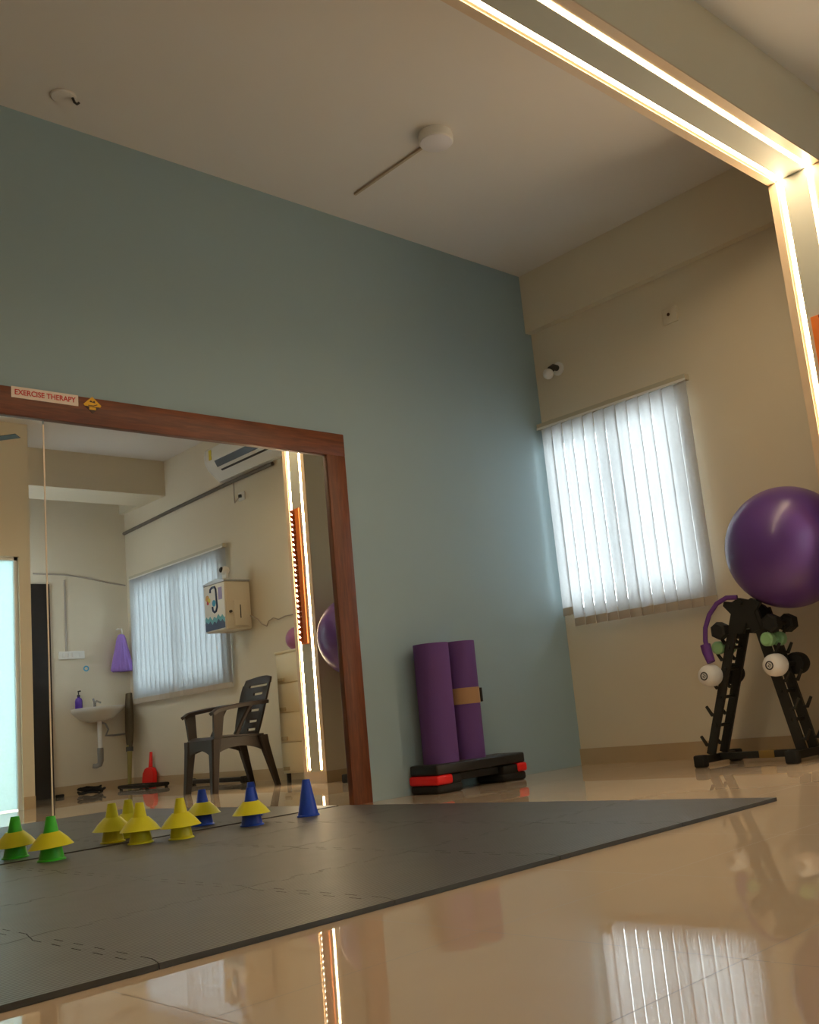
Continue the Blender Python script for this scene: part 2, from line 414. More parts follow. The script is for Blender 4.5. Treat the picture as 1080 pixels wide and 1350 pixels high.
# ------------------------------------------------------------------ mirror
mr = thing('wall_mirror', 'large wall mirror framed in red-brown wood on the teal wall', 'mirror', (-3.0, 0, 0))
link('frame_rail', B().box((-4.40, -.035, 1.832), (-1.718, -.001, 1.958), .004), M_wood, mr)
link('frame_stile', B().box((-1.842, -.034, .0), (-1.718, -.001, 1.835), .004), M_woodv, mr)
link('frame_stile', B().box((-4.40, -.034, .0), (-4.276, -.001, 1.835), .004), M_woodv, mr)
link('pane', B().box((-3.3335, -.014, .004), (-1.842, -.004, 1.833)), M_mirror, mr, smooth=0)
link('pane', B().box((-4.276, -.014, .004), (-3.3395, -.004, 1.833)), M_mirror, mr, smooth=0)
link('joint_strip', B().box((-3.3395, -.0155, .004), (-3.3335, -.004, 1.812)), M_bevel, mr, smooth=0, label='joint between the two panes, tinted as if lit warm')

sg = thing('sign', 'small pale sign reading EXERCISE THERAPY in red on the mirror frame', 'sign', (-3.3325, -.036, 1.911))
link('sign_plate', B().box((-3.477, -.0385, 1.909), (-3.189, -.0352, 1.959)), M_sign, sg, smooth=0)
def text(s, size, m, name, parent, loc):
    cu = bpy.data.curves.new(name, 'FONT'); cu.body = s; cu.size = size; cu.align_x = 'CENTER'; cu.align_y = 'CENTER'; cu.extrude = .0006; cu.offset = .0006
    tmp = bpy.data.objects.new('tmp', cu); C.objects.link(tmp)
    bpy.context.view_layer.update()
    me = bpy.data.meshes.new_from_object(tmp.evaluated_get(bpy.context.evaluated_depsgraph_get()))
    bpy.data.objects.remove(tmp); bpy.data.curves.remove(cu)
    me.transform(Matrix.Translation(Vector(loc) - root_of(parent).location) @ Matrix.Rotation(PI/2, 4, 'X'))
    me.name = name; me.materials.clear(); me.materials.append(m)
    o = bpy.data.objects.new(name, me); C.objects.link(o); o.parent = parent
    xs = [v.co.x for v in me.vertices]
    return o, max(xs)-min(xs)
tx, wd = text('EXERCISE THERAPY', .033, M_signred, 'lettering', sg, (-3.333, -.0390, 1.934))
if wd > 0:
    sx = .262/wd
    cx = -3.333 - (-3.3325)
    for v in tx.data.vertices: v.co.x = cx + (v.co.x - cx)*sx
st = thing('warning_sticker', 'yellow diamond warning sticker with dark lower half on the mirror frame', 'sticker', (-3.124, -.036, 1.884))
fy = lambda a, b, d: (a, d, b)
cx, cz = -3.124, 1.925
link('upper_half', B().prism([(cx-.041, cz), (cx-.036, cz-.008), (cx+.036, cz-.008), (cx+.041, cz), (cx, cz+.038)], -.0372, -.0347, fy), M_warn, st, smooth=0)
link('lower_half', B().prism([(cx-.034, cz-.009), (cx, cz-.041), (cx+.034, cz-.009)], -.0372, -.0347, fy), M_wdark, st, smooth=0)
link('pictogram', B().prism([(cx-.014, cz+.012), (cx-.008, cz+.02), (cx, cz+.014), (cx+.010, cz+.02), (cx+.013, cz+.008), (cx+.004, cz+.010)], -.0379, -.0372, fy)
     .prism([(cx-.02, cz-.006), (cx+.006, cz-.006), (cx+.024, cz+.002), (cx+.02, cz+.004), (cx+.004, cz-.003), (cx-.02, cz-.003)], -.0379, -.0372, fy), M_wdark, st, smooth=0)
link('panel', B().box((cx-.015, -.0379, cz-.024), (cx+.015, -.0372, cz-.012)), M_warn, st, smooth=0)

# ------------------------------------------------------------------ foam tiles
XR, YF, YW = -1.905, -2.438, -.04
TW = .556; TD = (YW-YF)/4; NC, NR = 5, 4; MT = .012
def teeth(a, b, nrm, n=12, d=.013):
    """points of a toothed edge strictly between a and b, teeth alternating along nrm"""
    a, b, nrm = Vector(a), Vector(b), Vector(nrm); out = []
    for k in range(1, n-1):
        s_ = d if k % 2 else -d
        out += [a.lerp(b, (k+.04)/n) + nrm*s_, a.lerp(b, (k+.96)/n) + nrm*s_]
    return out
rows = ['row against the mirror wall', 'second row from mirror wall', 'third row from mirror wall', 'front row beside shiny floor']
cols = ['rightmost', 'second from right', 'third from right', 'fourth from right', 'leftmost']
for r in range(NR):
    for c in range(NC):
        x1 = XR - TW*c; x0 = x1 - TW; y1 = YW - TD*r; y0 = y1 - TD; g = .0014
        gb, gt, gr, gl = (g if r < NR-1 else 0), (g if r > 0 else 0), (g if c > 0 else 0), (g if c < NC-1 else 0)
        sh = lambda pts, v: [p + Vector(v) for p in pts]
        Q = [Vector((x0+gl, y0+gb))]
        if gb: Q += sh(teeth((x0, y0), (x1, y0), (0, 1)), (0, g))
        Q += [Vector((x1-gr, y0+gb))]
        if gr: Q += sh(teeth((x1, y0), (x1, y1), (1, 0)), (-g, 0))
        Q += [Vector((x1-gr, y1-gt))]
        if gt: Q += sh(teeth((x0, y1), (x1, y1), (0, 1)), (0, -g))[::-1]
        Q += [Vector((x0+gl, y1-gt))]
        if gl: Q += sh(teeth((x0, y0), (x0, y1), (1, 0)), (g, 0))[::-1]
        link('foam_mat_tile', B().prism([(p.x, p.y) for p in Q], .0005, MT, lambda a, b, d: (a, b, d)), M_foam, smooth=0,
             label='dark grey foam tile, ' + cols[c] + ', ' + rows[r], cat='exercise mat', group='interlocking foam floor tiles')

# ------------------------------------------------------------------ training cones and discs
def cone_mesh(h=.163, r0=.046, r1=.0165):
    b = B(); rt = .0025
    prof = [(r0+.006, 0), (r0+.006, .004), (r0, .008)] + [(r0+(r1-r0)*t, .008+(h-.008)*t) for t in (.25, .5, .75, 1)]
    prof += [(r1-rt, h), (r1-rt, h-.01), (r0-.004, .006), (r0-.002, 0)]
    return b.lathe(prof, n=40, cap=False)
def disc_mesh():
    # saucer marker: rim high round the cone, skirt flaring down
    top, bot = .104, .050
    prof = [(.0305, top-.002), (.0335, top), (.042, top-.008), (.062, top-.028), (.079, bot+.003), (.0825, bot), (.081, bot-.001), (.077, bot), (.060, top-.032), (.041, top-.012), (.0305, top-.005)]
    return B().lathe(prof + [prof[0]], n=40, cap=False)
cones = [((-3.418, -.195), M_green, 'green training cone on the mat, leftmost, wearing a yellow disc', 'yellow marker disc slipped over the green cone'),
         ((-3.031, -.143), M_yellow, 'yellow training cone on the mat, the one nearer the green cone', 'yellow marker disc over the yellow cone nearer the green cone'),
         ((-2.905, -.250), M_yellow, 'yellow training cone on the mat, the one nearer the blue cones', 'yellow marker disc over the yellow cone nearer the blue cones'),
         ((-2.552, -.225), M_blue, 'blue training cone on the mat wearing a yellow disc', 'yellow marker disc slipped over the blue cone'),
         ((-2.270, -.250), M_blue, 'plain blue training cone on the mat without a disc', None)]
for (x, y), m, lab, dl in cones:
    o = link('training_cone', cone_mesh(), m, label=lab, cat='cone', group='training cones along the mirror'); o.location = (x, y, MT)
    if dl:
        d = link('marker_disc', disc_mesh(), M_yellow, label=dl, cat='marker disc', group='yellow marker discs on cones')
        d.location = (x, y, MT+.0495); d.rotation_euler = (random.uniform(-.03, .03), random.uniform(-.06, .06), 0)

# ------------------------------------------------------------------ step platform and rolled mats
sp = thing('aerobic_step', 'low black aerobic step with red bands against the teal wall', 'exercise step', (-1.11, -.125, 0), math.radians(-1.5))
link('deck', B().box((-1.445, -.235, .094), (-.770, -.015, .150), .012, seg=3), M_black, sp, world=True)
link('deck_pad', B().box((-1.425, -.220, .1475), (-.790, -.030, .151), .003), M_dgrey, sp)
for x0, x1 in ((-1.452, -1.255), (-.960, -.763)):
    leg = link('riser', B().box((x0+.006, -.236, .0), (x1-.006, -.012, .047), .018, seg=3).box((x0+.012, -.230, .04), (x1-.012, -.018, .09), .012), M_rubber, sp)
    s_ = x0 if x0 < -1.2 else x1
    lo, hi = ((x0, x0+.115) if x0 < -1.2 else (x1-.075, x1))
    link('grip_band', B().box((lo, -.242, .045), (hi, -.008, .094), .014, seg=3), M_red, leg, label='red rubber band')
link('crossbar', B().box((-1.27, -.19, .052), (-.95, -.06, .088)), M_black, sp, smooth=0)

def spiral_roll(name, parent, cx, cy, z0, z1, R, th=.0085, turns=5, phase=0., m=M_purple, lean=0.):
    n = 44*turns; pin = []; pout = []
    for k in range(n+1):
        a = phase - 2*PI*turns*k/n
        r = R - (th+.0016)*turns*k/n*1.0
        pout.append((r, a)); pin.append((r-th, a))
    poly = [(cx+r*math.cos(a), cy+r*math.sin(a)) for r, a in pout] + [(cx+r*math.cos(a), cy+r*math.sin(a)) for r, a in reversed(pin)]
    b = B(); N = len(poly); h = n+1
    v = [(x, y, z0) for x, y in poly] + [(x+lean, y, z1) for x, y in poly]
    F = []
    for i in range(N): F.append((i, (i+1)%N, N+(i+1)%N, N+i))
    for i in range(n):
        F.append((i, N-1-i, N-2-i, i+1)); F.append((N+i, N+i+1, 2*N-2-i, 2*N-1-i))
    return link(name, b.mesh(v, F), m, parent, smooth=40)
r1 = thing('yoga_mat', 'thick rolled purple yoga mat standing upright on the black step, left of the banded one', 'yoga mat', (-1.305, -.125, .151))
spiral_roll('rolled_sheet', r1, -1.305, -.125, .151, .787, .104, turns=8, phase=-1.2)
r2 = thing('yoga_mat', 'slimmer rolled purple yoga mat with a brown band standing upright on the black step', 'yoga mat', (-1.085, -.112, .151))
spiral_roll('rolled_sheet', r2, -1.085, -.112, .151, .795, .090, turns=7, phase=-.75)
link('paper_band', B().lathe([(.0905, .447), (.0925, .447), (.0925, .535), (.0905, .535), (.0905, .447)], (-1.085, -.112, 0), n=48, cap=False), M_brown, r2, label='brown paper band')
link('buckle', B().box((-.0995-.9+.0, -.165, .452), (-.9845, -.128, .53), .003), M_black, r2, label='small black buckle')

# ------------------------------------------------------------------ dumbbell rack
rk = thing('dumbbell_rack', 'black A-frame dumbbell rack standing under the purple ball', 'dumbbell rack', (-.38, -1.50, 0))
XF, XB = -.445, -.322
LB, LT = (-1.250, .055), (-1.530, .79); RB, RT = (-1.765, .055), (-1.620, .762)
def rail_prism(p, q, w, x0, x1):
    (ya, za), (yb, zb) = p, q; d = Vector((yb-ya, zb-za)).normalized(); n = Vector((-d.y, d.x))*w/2
    poly = [(ya+n.x, za+n.y), (ya-n.x, za-n.y), (yb-n.x, zb-n.y), (yb+n.x, zb+n.y)]
    return B().prism(poly, x0, x1, lambda a, b, c: (c, a, b))
for xx in (XF, XB):
    link('leg', rail_prism(LB, LT, .046, xx-.008, xx+.008), M_rack, rk, smooth=0)
    link('leg', rail_prism(RB, RT, .052, xx-.008, xx+.008), M_rack, rk, smooth=0)
    pl = [(-1.478, .655), (-1.500, .745), (-1.455, .80), (-1.465, .822), (-1.51, .812), (-1.55, .828)]
    pl += [(-1.60, .812), (-1.640, .806), (-1.668, .786), (-1.63, .745)] if xx == XF else [(-1.58, .805), (-1.615, .780), (-1.635, .755), (-1.625, .735)]
    pl += [(-1.650, .655), (-1.60, .645), (-1.575, .70), (-1.545, .645)]
    link('top_plate', B().prism(pl, xx-.012, xx+.012, lambda a, b, c: (c, a, b)), M_rack, rk, smooth=0)
    for s_, (p, q) in ((1, (LB, LT)), (-1, (RB, RT))):
        for z in (.12, .27, .405, .545, .628):
            t_ = (z-p[1])/(q[1]-p[1]); y = p[0]+(q[0]-p[0])*t_
            hk = B(); y += s_*.02
            hk.tube([(xx, y, z-.012), (xx, y+s_*.022, z-.016), (xx, y+s_*.05, z+.030)], [.010, .010, .008], 8)
            link('hook', hk, M_rack, rk)
for s_, (p, q) in ((1, (LB, LT)), (-1, (RB, RT))):
    for z in (.20, .34, .48, .585):
        t_ = (z-p[1])/(q[1]-p[1]); y = p[0]+(q[0]-p[0])*t_
        link('spacer_bolt', B().cyl((XF-.016, y, z), (XB+.016, y, z), .009, n=12), M_rack, rk)
    t_ = (.1-p[1])/(q[1]-p[1]); y = p[0]
    link('foot_bar', B().box((-.535, y-.020, .018), (-.225, y+.020, .055), .004), M_rack, rk)
    for x in (-.545, -.215):
        link('foot_cap', B().box((x-.026, y-.032, 0), (x+.026, y+.032, .062), .010), M_rubber, rk)
link('crossbar', B().box((-.398, RB[0], .022), (-.362, LB[0], .056), .003), M_rack, rk)
link('tape_band', B().box((-.401, -1.585, .020), (-.359, -1.500, .058), .002), mat('brown_tape', (.30, .19, .05), .5), rk, label='brown tape wrapped round the crossbar')
link('top_handle', B().cyl((XF-.03, -1.56, .80), (XB+.03, -1.56, .80), .013, n=14), M_rack, rk)
link('gusset', B().box((XF, -1.62, .67), (XB, -1.49, .70)), M_rack, rk, smooth=0)

def dumbbell(label, y, z, xf, xb, r, mf, mb, logo=False, hexa=False):
    t = thing('dumbbell', label, 'dumbbell', ((xf+xb)/2, y, z-r), 0, 'dumbbells on the rack')
    link('handle', B().cyl((xf, y, z), (xb, y, z), .0125, n=16), M_rack if mb is M_rubber else mb, t)
    n = 6 if hexa else 36
    for x, s_, m in ((xf, -1, mf), (xb, 1, mb)):
        if hexa: prof = [(r*.72, -.034), (r*.98, -.026), (r*1.0, .026), (r*.72, .034)]
        elif logo: prof = [(r*.90, -.050), (r*.99, -.036), (r*1.0, -.005), (r*.95, .018), (r*.80, .036), (r*.50, .047), (.001, .050)]
        else: prof = [(r*.75, -.024), (r, -.016), (r, .016), (r*.75, .024)]
        h = link('head', B().lathe(prof, (x, y, z), (s_, 0, 0), n=n), m, t, smooth=35 if not hexa else 20)
        if logo and m is mf and s_ < 0:
            ring = [(x-.0505+.0015, y+.019*math.cos(a), z+.019*math.sin(a)) for a in [2*PI*i/24 for i in range(24)]]
            link('logo', B().tube(ring, .0032, 8, closed=True).tube([(x-.0508, y+.002, z+.010), (x-.0510, y-.0105, z), (x-.0508, y-.001, z-.009), (x-.0510, y+.007, z-.001), (x-.0512, y, z)], .002, 6), M_dgrey, h, label='dark ring logo')
    return t
dumbbell('black dumbbell on the top hooks of the rack, window side', -1.425, .676, -.465, -.300, .046, M_rubber, M_rubber, hexa=True)
dumbbell('black dumbbell on the top hooks of the rack, below the ball', -1.716, .676, -.455, -.295, .048, M_rubber, M_rubber, hexa=True)
dumbbell('small green dumbbell on the rack, window side', -1.390, .592, -.450, -.345, .033, M_gvinyl, M_gvinyl)
dumbbell('small green dumbbell on the rack, below the ball', -1.690, .600, -.470, -.360, .035, M_gvinyl, M_gvinyl)
dumbbell('white-capped dumbbell on the rack, window side under the purple strap', -1.345, .455, -.505, -.265, .056, M_whitem, M_rubber, logo=True)
dumbbell('white-capped dumbbell on the rack, far side from the window', -1.722, .470, -.505, -.262, .056, M_whitem, M_rubber, logo=True)

# purple hanging strap
ps = thing('resistance_band', 'purple resistance band with grip hanging from the dumbbell rack', 'resistance band', (-.47, -1.38, .52))
pts = [(-.455, -1.545, .832), (-.47, -1.49, .838), (-.48, -1.435, .815), (-.485, -1.385, .765), (-.488, -1.352, .70), (-.49, -1.342, .635), (-.49, -1.344, .610)]
link('strap', B().tube(pts, .0125, 10, flat=1.0), M_pband, ps)
link('grip', B().tube([(-.49, -1.338, .615), (-.492, -1.345, .575), (-.495, -1.362, .522)], [.027, .026, .022], 14), M_pband, ps)

# big purple ball
bl = link('exercise_ball', B().lathe([(max(1e-4, .31*math.sin(PI*i/40)*(1+.0018*(i % 2))), -.31*math.cos(PI*i/40)) for i in range(41)], (-.315, -1.790, 1.053), (-.55, -.35, .75), n=64), M_ball,
          label='large shiny purple exercise ball wedged above the dumbbell rack', cat='exercise ball', smooth=60)

# ------------------------------------------------------------------ finger ladder on the pilaster
fl = thing('finger_ladder', 'orange notched finger ladder fixed upright on the arch pilaster', 'therapy ladder', (-.49, -2.245, 1.045))
link('board', B().box((-.492, -2.284, 1.045), (-.4735, -2.198, 2.112), .003), M_orange, fl)
b = B(); nT = 26; z0, z1 = 1.06, 2.11
for k in range(nT):
    za = z0+(z1-z0)*k/nT; zb = z0+(z1-z0)*(k+.8)/nT
    b.prism([(-.492, za), (-.516, zb-.008), (-.516, zb), (-.492, zb)], -2.280, -2.250, lambda a, c, d: (a, d, c))
link('notched_strip', b, mat('dark_orange_edge', (.30, .055, .01), .5), fl, smooth=0, label='darker toothed strip')

# ------------------------------------------------------------------ ceiling and high wall fittings
cl = thing('ceiling_light', 'round white surface ceiling light, switched off', 'ceiling light', (-1.703, -.965, 3.3))
link('housing', B().lathe([(.085, 3.2995), (.088, 3.29), (.088, 3.255), (.084, 3.2505)], (-1.703, -.965, 0), n=48), M_white, cl)
link('diffuser', B().lathe([(.083, 3.2515), (.083, 3.248), (.078, 3.2455)], (-1.703, -.965, 0), n=48), M_lampcov, cl)
link('conduit', B().box((-1.684-.007, -.880, 3.287), (-1.684+.007, -.270, 3.2995)), mat('conduit_pvc', (.48, .38, .26), .5), cl, smooth=0, label='thin beige conduit running to the teal wall')
hk = thing('ceiling_hook_plate', 'small round fan hook plate on the ceiling above the mirror', 'hook plate', (-3.295, -.225, 3.3))
link('plate', B().lathe([(.055, 3.2995), (.055, 3.294), (.05, 3.290)], (-3.295, -.225, 0), n=32), M_ceil, hk)
link('hook', B().tube([(-3.262, -.245, 3.29), (-3.255, -.247, 3.270), (-3.245, -.25, 3.262), (-3.236, -.252, 3.272)], .006, 8), M_dgrey, hk)
jb = thing('junction_box', 'square cream junction box on the right wall above the blind', 'junction box', (0, -1.114, 2.57))
link('cover', B().box((-.012, -1.165, 2.572), (.001, -1.063, 2.672), .003), M_cream, jb)
link('knockout', B().lathe([(.010, 0), (.010, .003)], (-.012, -1.108, 2.628), (-1, 0, 0), n=16), M_wdark, jb)
lh = thing('wall_lamp', 'small white wall bulb holder above the blind by the corner', 'wall lamp', (0, -.178, 2.5))
link('back_plate', B().lathe([(.045, .0005), (.045, .012), (.036, .018)], (0, -.205, 2.575), (-1, 0, 0), n=28), M_white, lh)
link('holder', B().tube([(-.015, -.205, 2.578), (-.05, -.2, 2.580), (-.075, -.195, 2.560)], [.02, .022, .024], 16), M_dgrey, lh, label='dark angled holder')
link('bulb', B().sphere((-.098, -.19, 2.528), .036, 24, 14), M_white, lh)
fan = thing('ceiling_fan', 'brown ceiling fan whose blade tip shows at the mirror top left', 'ceiling fan', (-2.62, -3.50, 2.72))
link('down_rod', B().cyl((-2.62, -3.50, 2.78), (-2.62, -3.50, 3.2995), .012).lathe([(.02, 3.22), (.06, 3.28), (.06, 3.2995)], (-2.62, -3.50, 0), n=24), M_dgrey, fan)
link('motor', B().lathe([(.03, 2.69), (.09, 2.70), (.11, 2.73), (.10, 2.77), (.04, 2.80)], (-2.62, -3.50, 0), n=36), M_dgrey, fan)
for k in range(3):
    a = .88 + k*2*PI/3; d = Vector((math.cos(a), math.sin(a), 0)); n_ = Vector((-d.y, d.x, 0))
    v0 = Vector((-2.62, -3.50, 2.725))
    link('blade', B().sheet(lambda u, v: v0 + d*(.10+.43*u) + n_*(v-.5)*(.05+.02*u) + Vector((0, 0, .012*(v-.5))), 6, 2, .004), M_dgrey, fan)

# ------------------------------------------------------------------ air conditioner and wall items by the long window
ac = thing('air_conditioner', 'white split air conditioner high on the right wall, seen in the mirror', 'air conditioner', (-.1, -3.58, 2.76))
prof = [(-.001, 2.80), (-.001, 3.11), (-.15, 3.11), (-.185, 3.085), (-.195, 3.02), (-.19, 2.965), (-.155, 2.90), (-.075, 2.825), (-.05, 2.80)]
link('body', B().prism(prof, -4.06, -2.98, lambda a, b, d: (a, d, b)), M_white, ac, smooth=25)
link('outlet', B().prism([(-.1885, 2.955), (-.158, 2.898), (-.162, 2.895), (-.193, 2.953)], -3.90, -3.04, lambda a, b, d: (a, d, b)), M_black, ac, smooth=0, label='dark air outlet')
link('louver', B().prism([(-.158, 2.896), (-.138, 2.878), (-.144, 2.872), (-.166, 2.892)], -3.90, -3.04, lambda a, b, d: (a, d, b)), M_white, ac, smooth=0)
link('lower_slot', B().prism([(-.136, 2.877), (-.122, 2.864), (-.126, 2.860), (-.140, 2.873)], -3.88, -3.04, lambda a, b, d: (a, d, b)), M_black, ac, smooth=0, label='thin dark slot')
link('energy_label', B().box((-.1985, -3.985, 2.975), (-.1915, -3.945, 3.07)), M_energy, ac, smooth=0, label='yellow energy label')
link('end_cap', B().prism([(a*1.01, 2.93+(b-2.93)*1.02) for a, b in prof], -4.075, -4.06, lambda a, b, d: (min(a, -.001), d, b)), M_white, ac, smooth=25)
link('wall_hose', B().tube([(-.022, -6.14, 2.71), (-.022, -5.0, 2.742), (-.022, -3.94, 2.764), (-.022, -3.2, 2.768)], .018, 10), M_hose, label='dark insulated hose running along the right wall below the air conditioner', cat='pipe')
sk = thing('power_socket', 'small white power socket with cord below the air conditioner', 'socket', (0, -3.76, 2.55))
link('plate', B().box((-.014, -3.81, 2.555), (-.0005, -3.71, 2.635), .004), M_white, sk)
link('plug', B().box((-.04, -3.775, 2.58), (-.014, -3.745, 2.61), .005), M_black, sk)
link('cord', B().tube([(-.03, -3.775, 2.58), (-.03, -3.85, 2.55), (-.02, -3.87, 2.62), (-.02, -3.865, 2.745)], .005, 8), M_wire, sk)

wp = thing('water_purifier', 'white wall water purifier with printed blue front beside the long blind', 'water purifier', (-.17, -3.84, 1.33))
x0, x1, y0, y1, z0, z1 = -.30, -.045, -4.02, -3.66, 1.345, 1.775
link('body', B().box((x0, y0, z0), (x1, y1, z1), .012, seg=3), M_pale, wp)
link('wall_bracket', B().box((x1, -3.93, 1.50), (-.0005, -3.75, 1.72)), M_white, wp, smooth=0)
link('lid', B().prism([(y0-.01, 1.775), (y0-.01, 1.79), (-3.80, 1.815), (y1+.0, 1.79), (y1+.0, 1.775)], x0-.008, x1, lambda a, b, d: (d, a, b)), M_grey, wp, smooth=0)
fr = link('front_panel', B().box((x0-.010, y0+.006, z0+.006), (x0, y1-.006, z1-.006), .004), M_white, wp)
fx = lambda a, b, d: (d, a, b); xf = x0-.010
w_ = [(y0+.012+(y1-y0-.024)*i/16, 1.455+.016*math.sin(i*1.9)+.008*math.sin(i*.7)) for i in range(17)]
link('print', B().prism([(y1-.012, 1.36), (y0+.012, 1.36)] + [(a, b-.025) for a, b in w_], xf-.0016, xf+.001, fx), M_navy, fr, smooth=0)
link('print', B().prism([(y1-.012, 1.40), (y0+.012, 1.40)] + [(a, b+.018) for a, b in w_], xf-.0010, xf+.001, fx), M_aqua, fr, smooth=0)
link('print', B().tube([(xf, -3.90, 1.70), (xf, -3.895, 1.73), (xf, -3.865, 1.745), (xf, -3.82, 1.745), (xf, -3.80, 1.72), (xf, -3.795, 1.62), (xf, -3.79, 1.56), (xf, -3.81, 1.525), (xf, -3.84, 1.518), (xf, -3.865, 1.535), (xf, -3.87, 1.57)], .011, 8), M_navy, fr)
link('print', B().lathe([(.03, -.001), (.03, .0015)], (xf, -3.955, 1.655), (-1, 0, 0), n=24), M_amber, fr)
link('print', B().lathe([(.022, -.001), (.022, .0022)], (xf, -3.925, 1.635), (-1, 0, 0), n=24), M_energy, fr)
link('print', B().lathe([(.018, -.001), (.018, .0022)], (xf, -3.95, 1.615), (-1, 0, 0), n=20), M_signred, fr)
link('print', B().prism([(-3.765, 1.62), (-3.70, 1.62), (-3.70, 1.73), (-3.765, 1.73)], xf-.0012, xf+.001, fx), M_lav, fr, smooth=0)
link('print', B().lathe([(.03, -.001), (.03, .0015)], (xf, -3.845, 1.60), (-1, 0, 0), n=24), M_ring, fr)
link('side_door', B().box((-.225, y1, 1.37), (-.085, y1+.012, 1.60), .004), M_pale, wp)
link('door_slot', B().box((-.168, y1+.012, 1.44), (-.158, y1+.014, 1.56)), M_dgrey, wp, smooth=0)
link('tap', B().cyl((-.26, y1, 1.50), (-.26, y1+.018, 1.50), .012, n=14), M_dgrey, wp)
link('power_cord', B().tube([(-.06, y1, 1.46), (-.02, -3.60, 1.42), (-.015, -3.55, 1.37), (-.015, -3.47, 1.34), (-.015, -3.44, 1.38), (-.015, -3.36, 1.40), (-.015, -3.28, 1.375), (-.015, -3.18, 1.39), (-.015, -3.02, 1.385), (-.015, -2.90, 1.395)], .005, 8), M_wire, wp)
sc = thing('security_camera', 'small white camera with black lens perched on the water purifier', 'camera', (-.17, -3.86, 1.806))
link('base', B().lathe([(.034, 1.806), (.034, 1.822), (.022, 1.834)], (-.17, -3.86, 0), n=28), M_white, sc)
link('neck', B().box((-.182, -3.90, 1.83), (-.160, -3.82, 1.90), .006), M_white, sc)
link('head', B().sphere((-.17, -3.86, 1.905), .040, 28, 16), M_white, sc)
link('lens', B().lathe([(.026, -.012), (.026, .010), (.018, .016)], (-.200, -3.868, 1.912), (-1, -.1, .2), n=24), M_black, sc, label='black lens')

# ------------------------------------------------------------------ cabinet with pink ball
cb = thing('filing_cabinet', 'cream four-drawer cabinet beside the arch pilaster, seen in the mirror', 'cabinet', (-.18, -2.62, 0))
cx0, cx1, cy0, cy1, cz0, cz1 = -.345, -.02, -2.865, -2.395, .075, 1.04
link('body', B().box((cx0, cy0, cz0), (cx1, cy1, cz1), .006), M_cab, cb)
link('top_rim', B().box((cx0-.012, cy0-.006, cz1-.012), (cx1, cy1+.004, cz1+.006), .004), M_cab, cb)
for k in range(4):
    a = cz0+.012+(cz1-cz0-.03)*k/4; b_ = cz0+.012+(cz1-cz0-.03)*(k+1)/4-.008
    d = link('drawer', B().box((cx0-.010, cy0+.012, a), (cx0, cy1-.012, b_), .003), M_cab, cb)
    yc = cy0+.075
    link('handle', B().box((cx0-.022, yc-.04, a+.012), (cx0-.010, yc+.04, a+.042), .003), mat('ochre_handle_%d' % k, (.45, .36, .20), .4), d)
for x in (cx0+.03, cx1-.03):
    for y in (cy0+.03, cy1-.03):
        link('leg', B().cyl((x, y, 0), (x, y, cz0), .018, n=14), M_dgrey, cb)
link('small_ball', B().sphere((-.18, -2.775, 1.147), .100, 40, 20), M_pink, label='small pink ball on top of the cream cabinet', cat='ball')

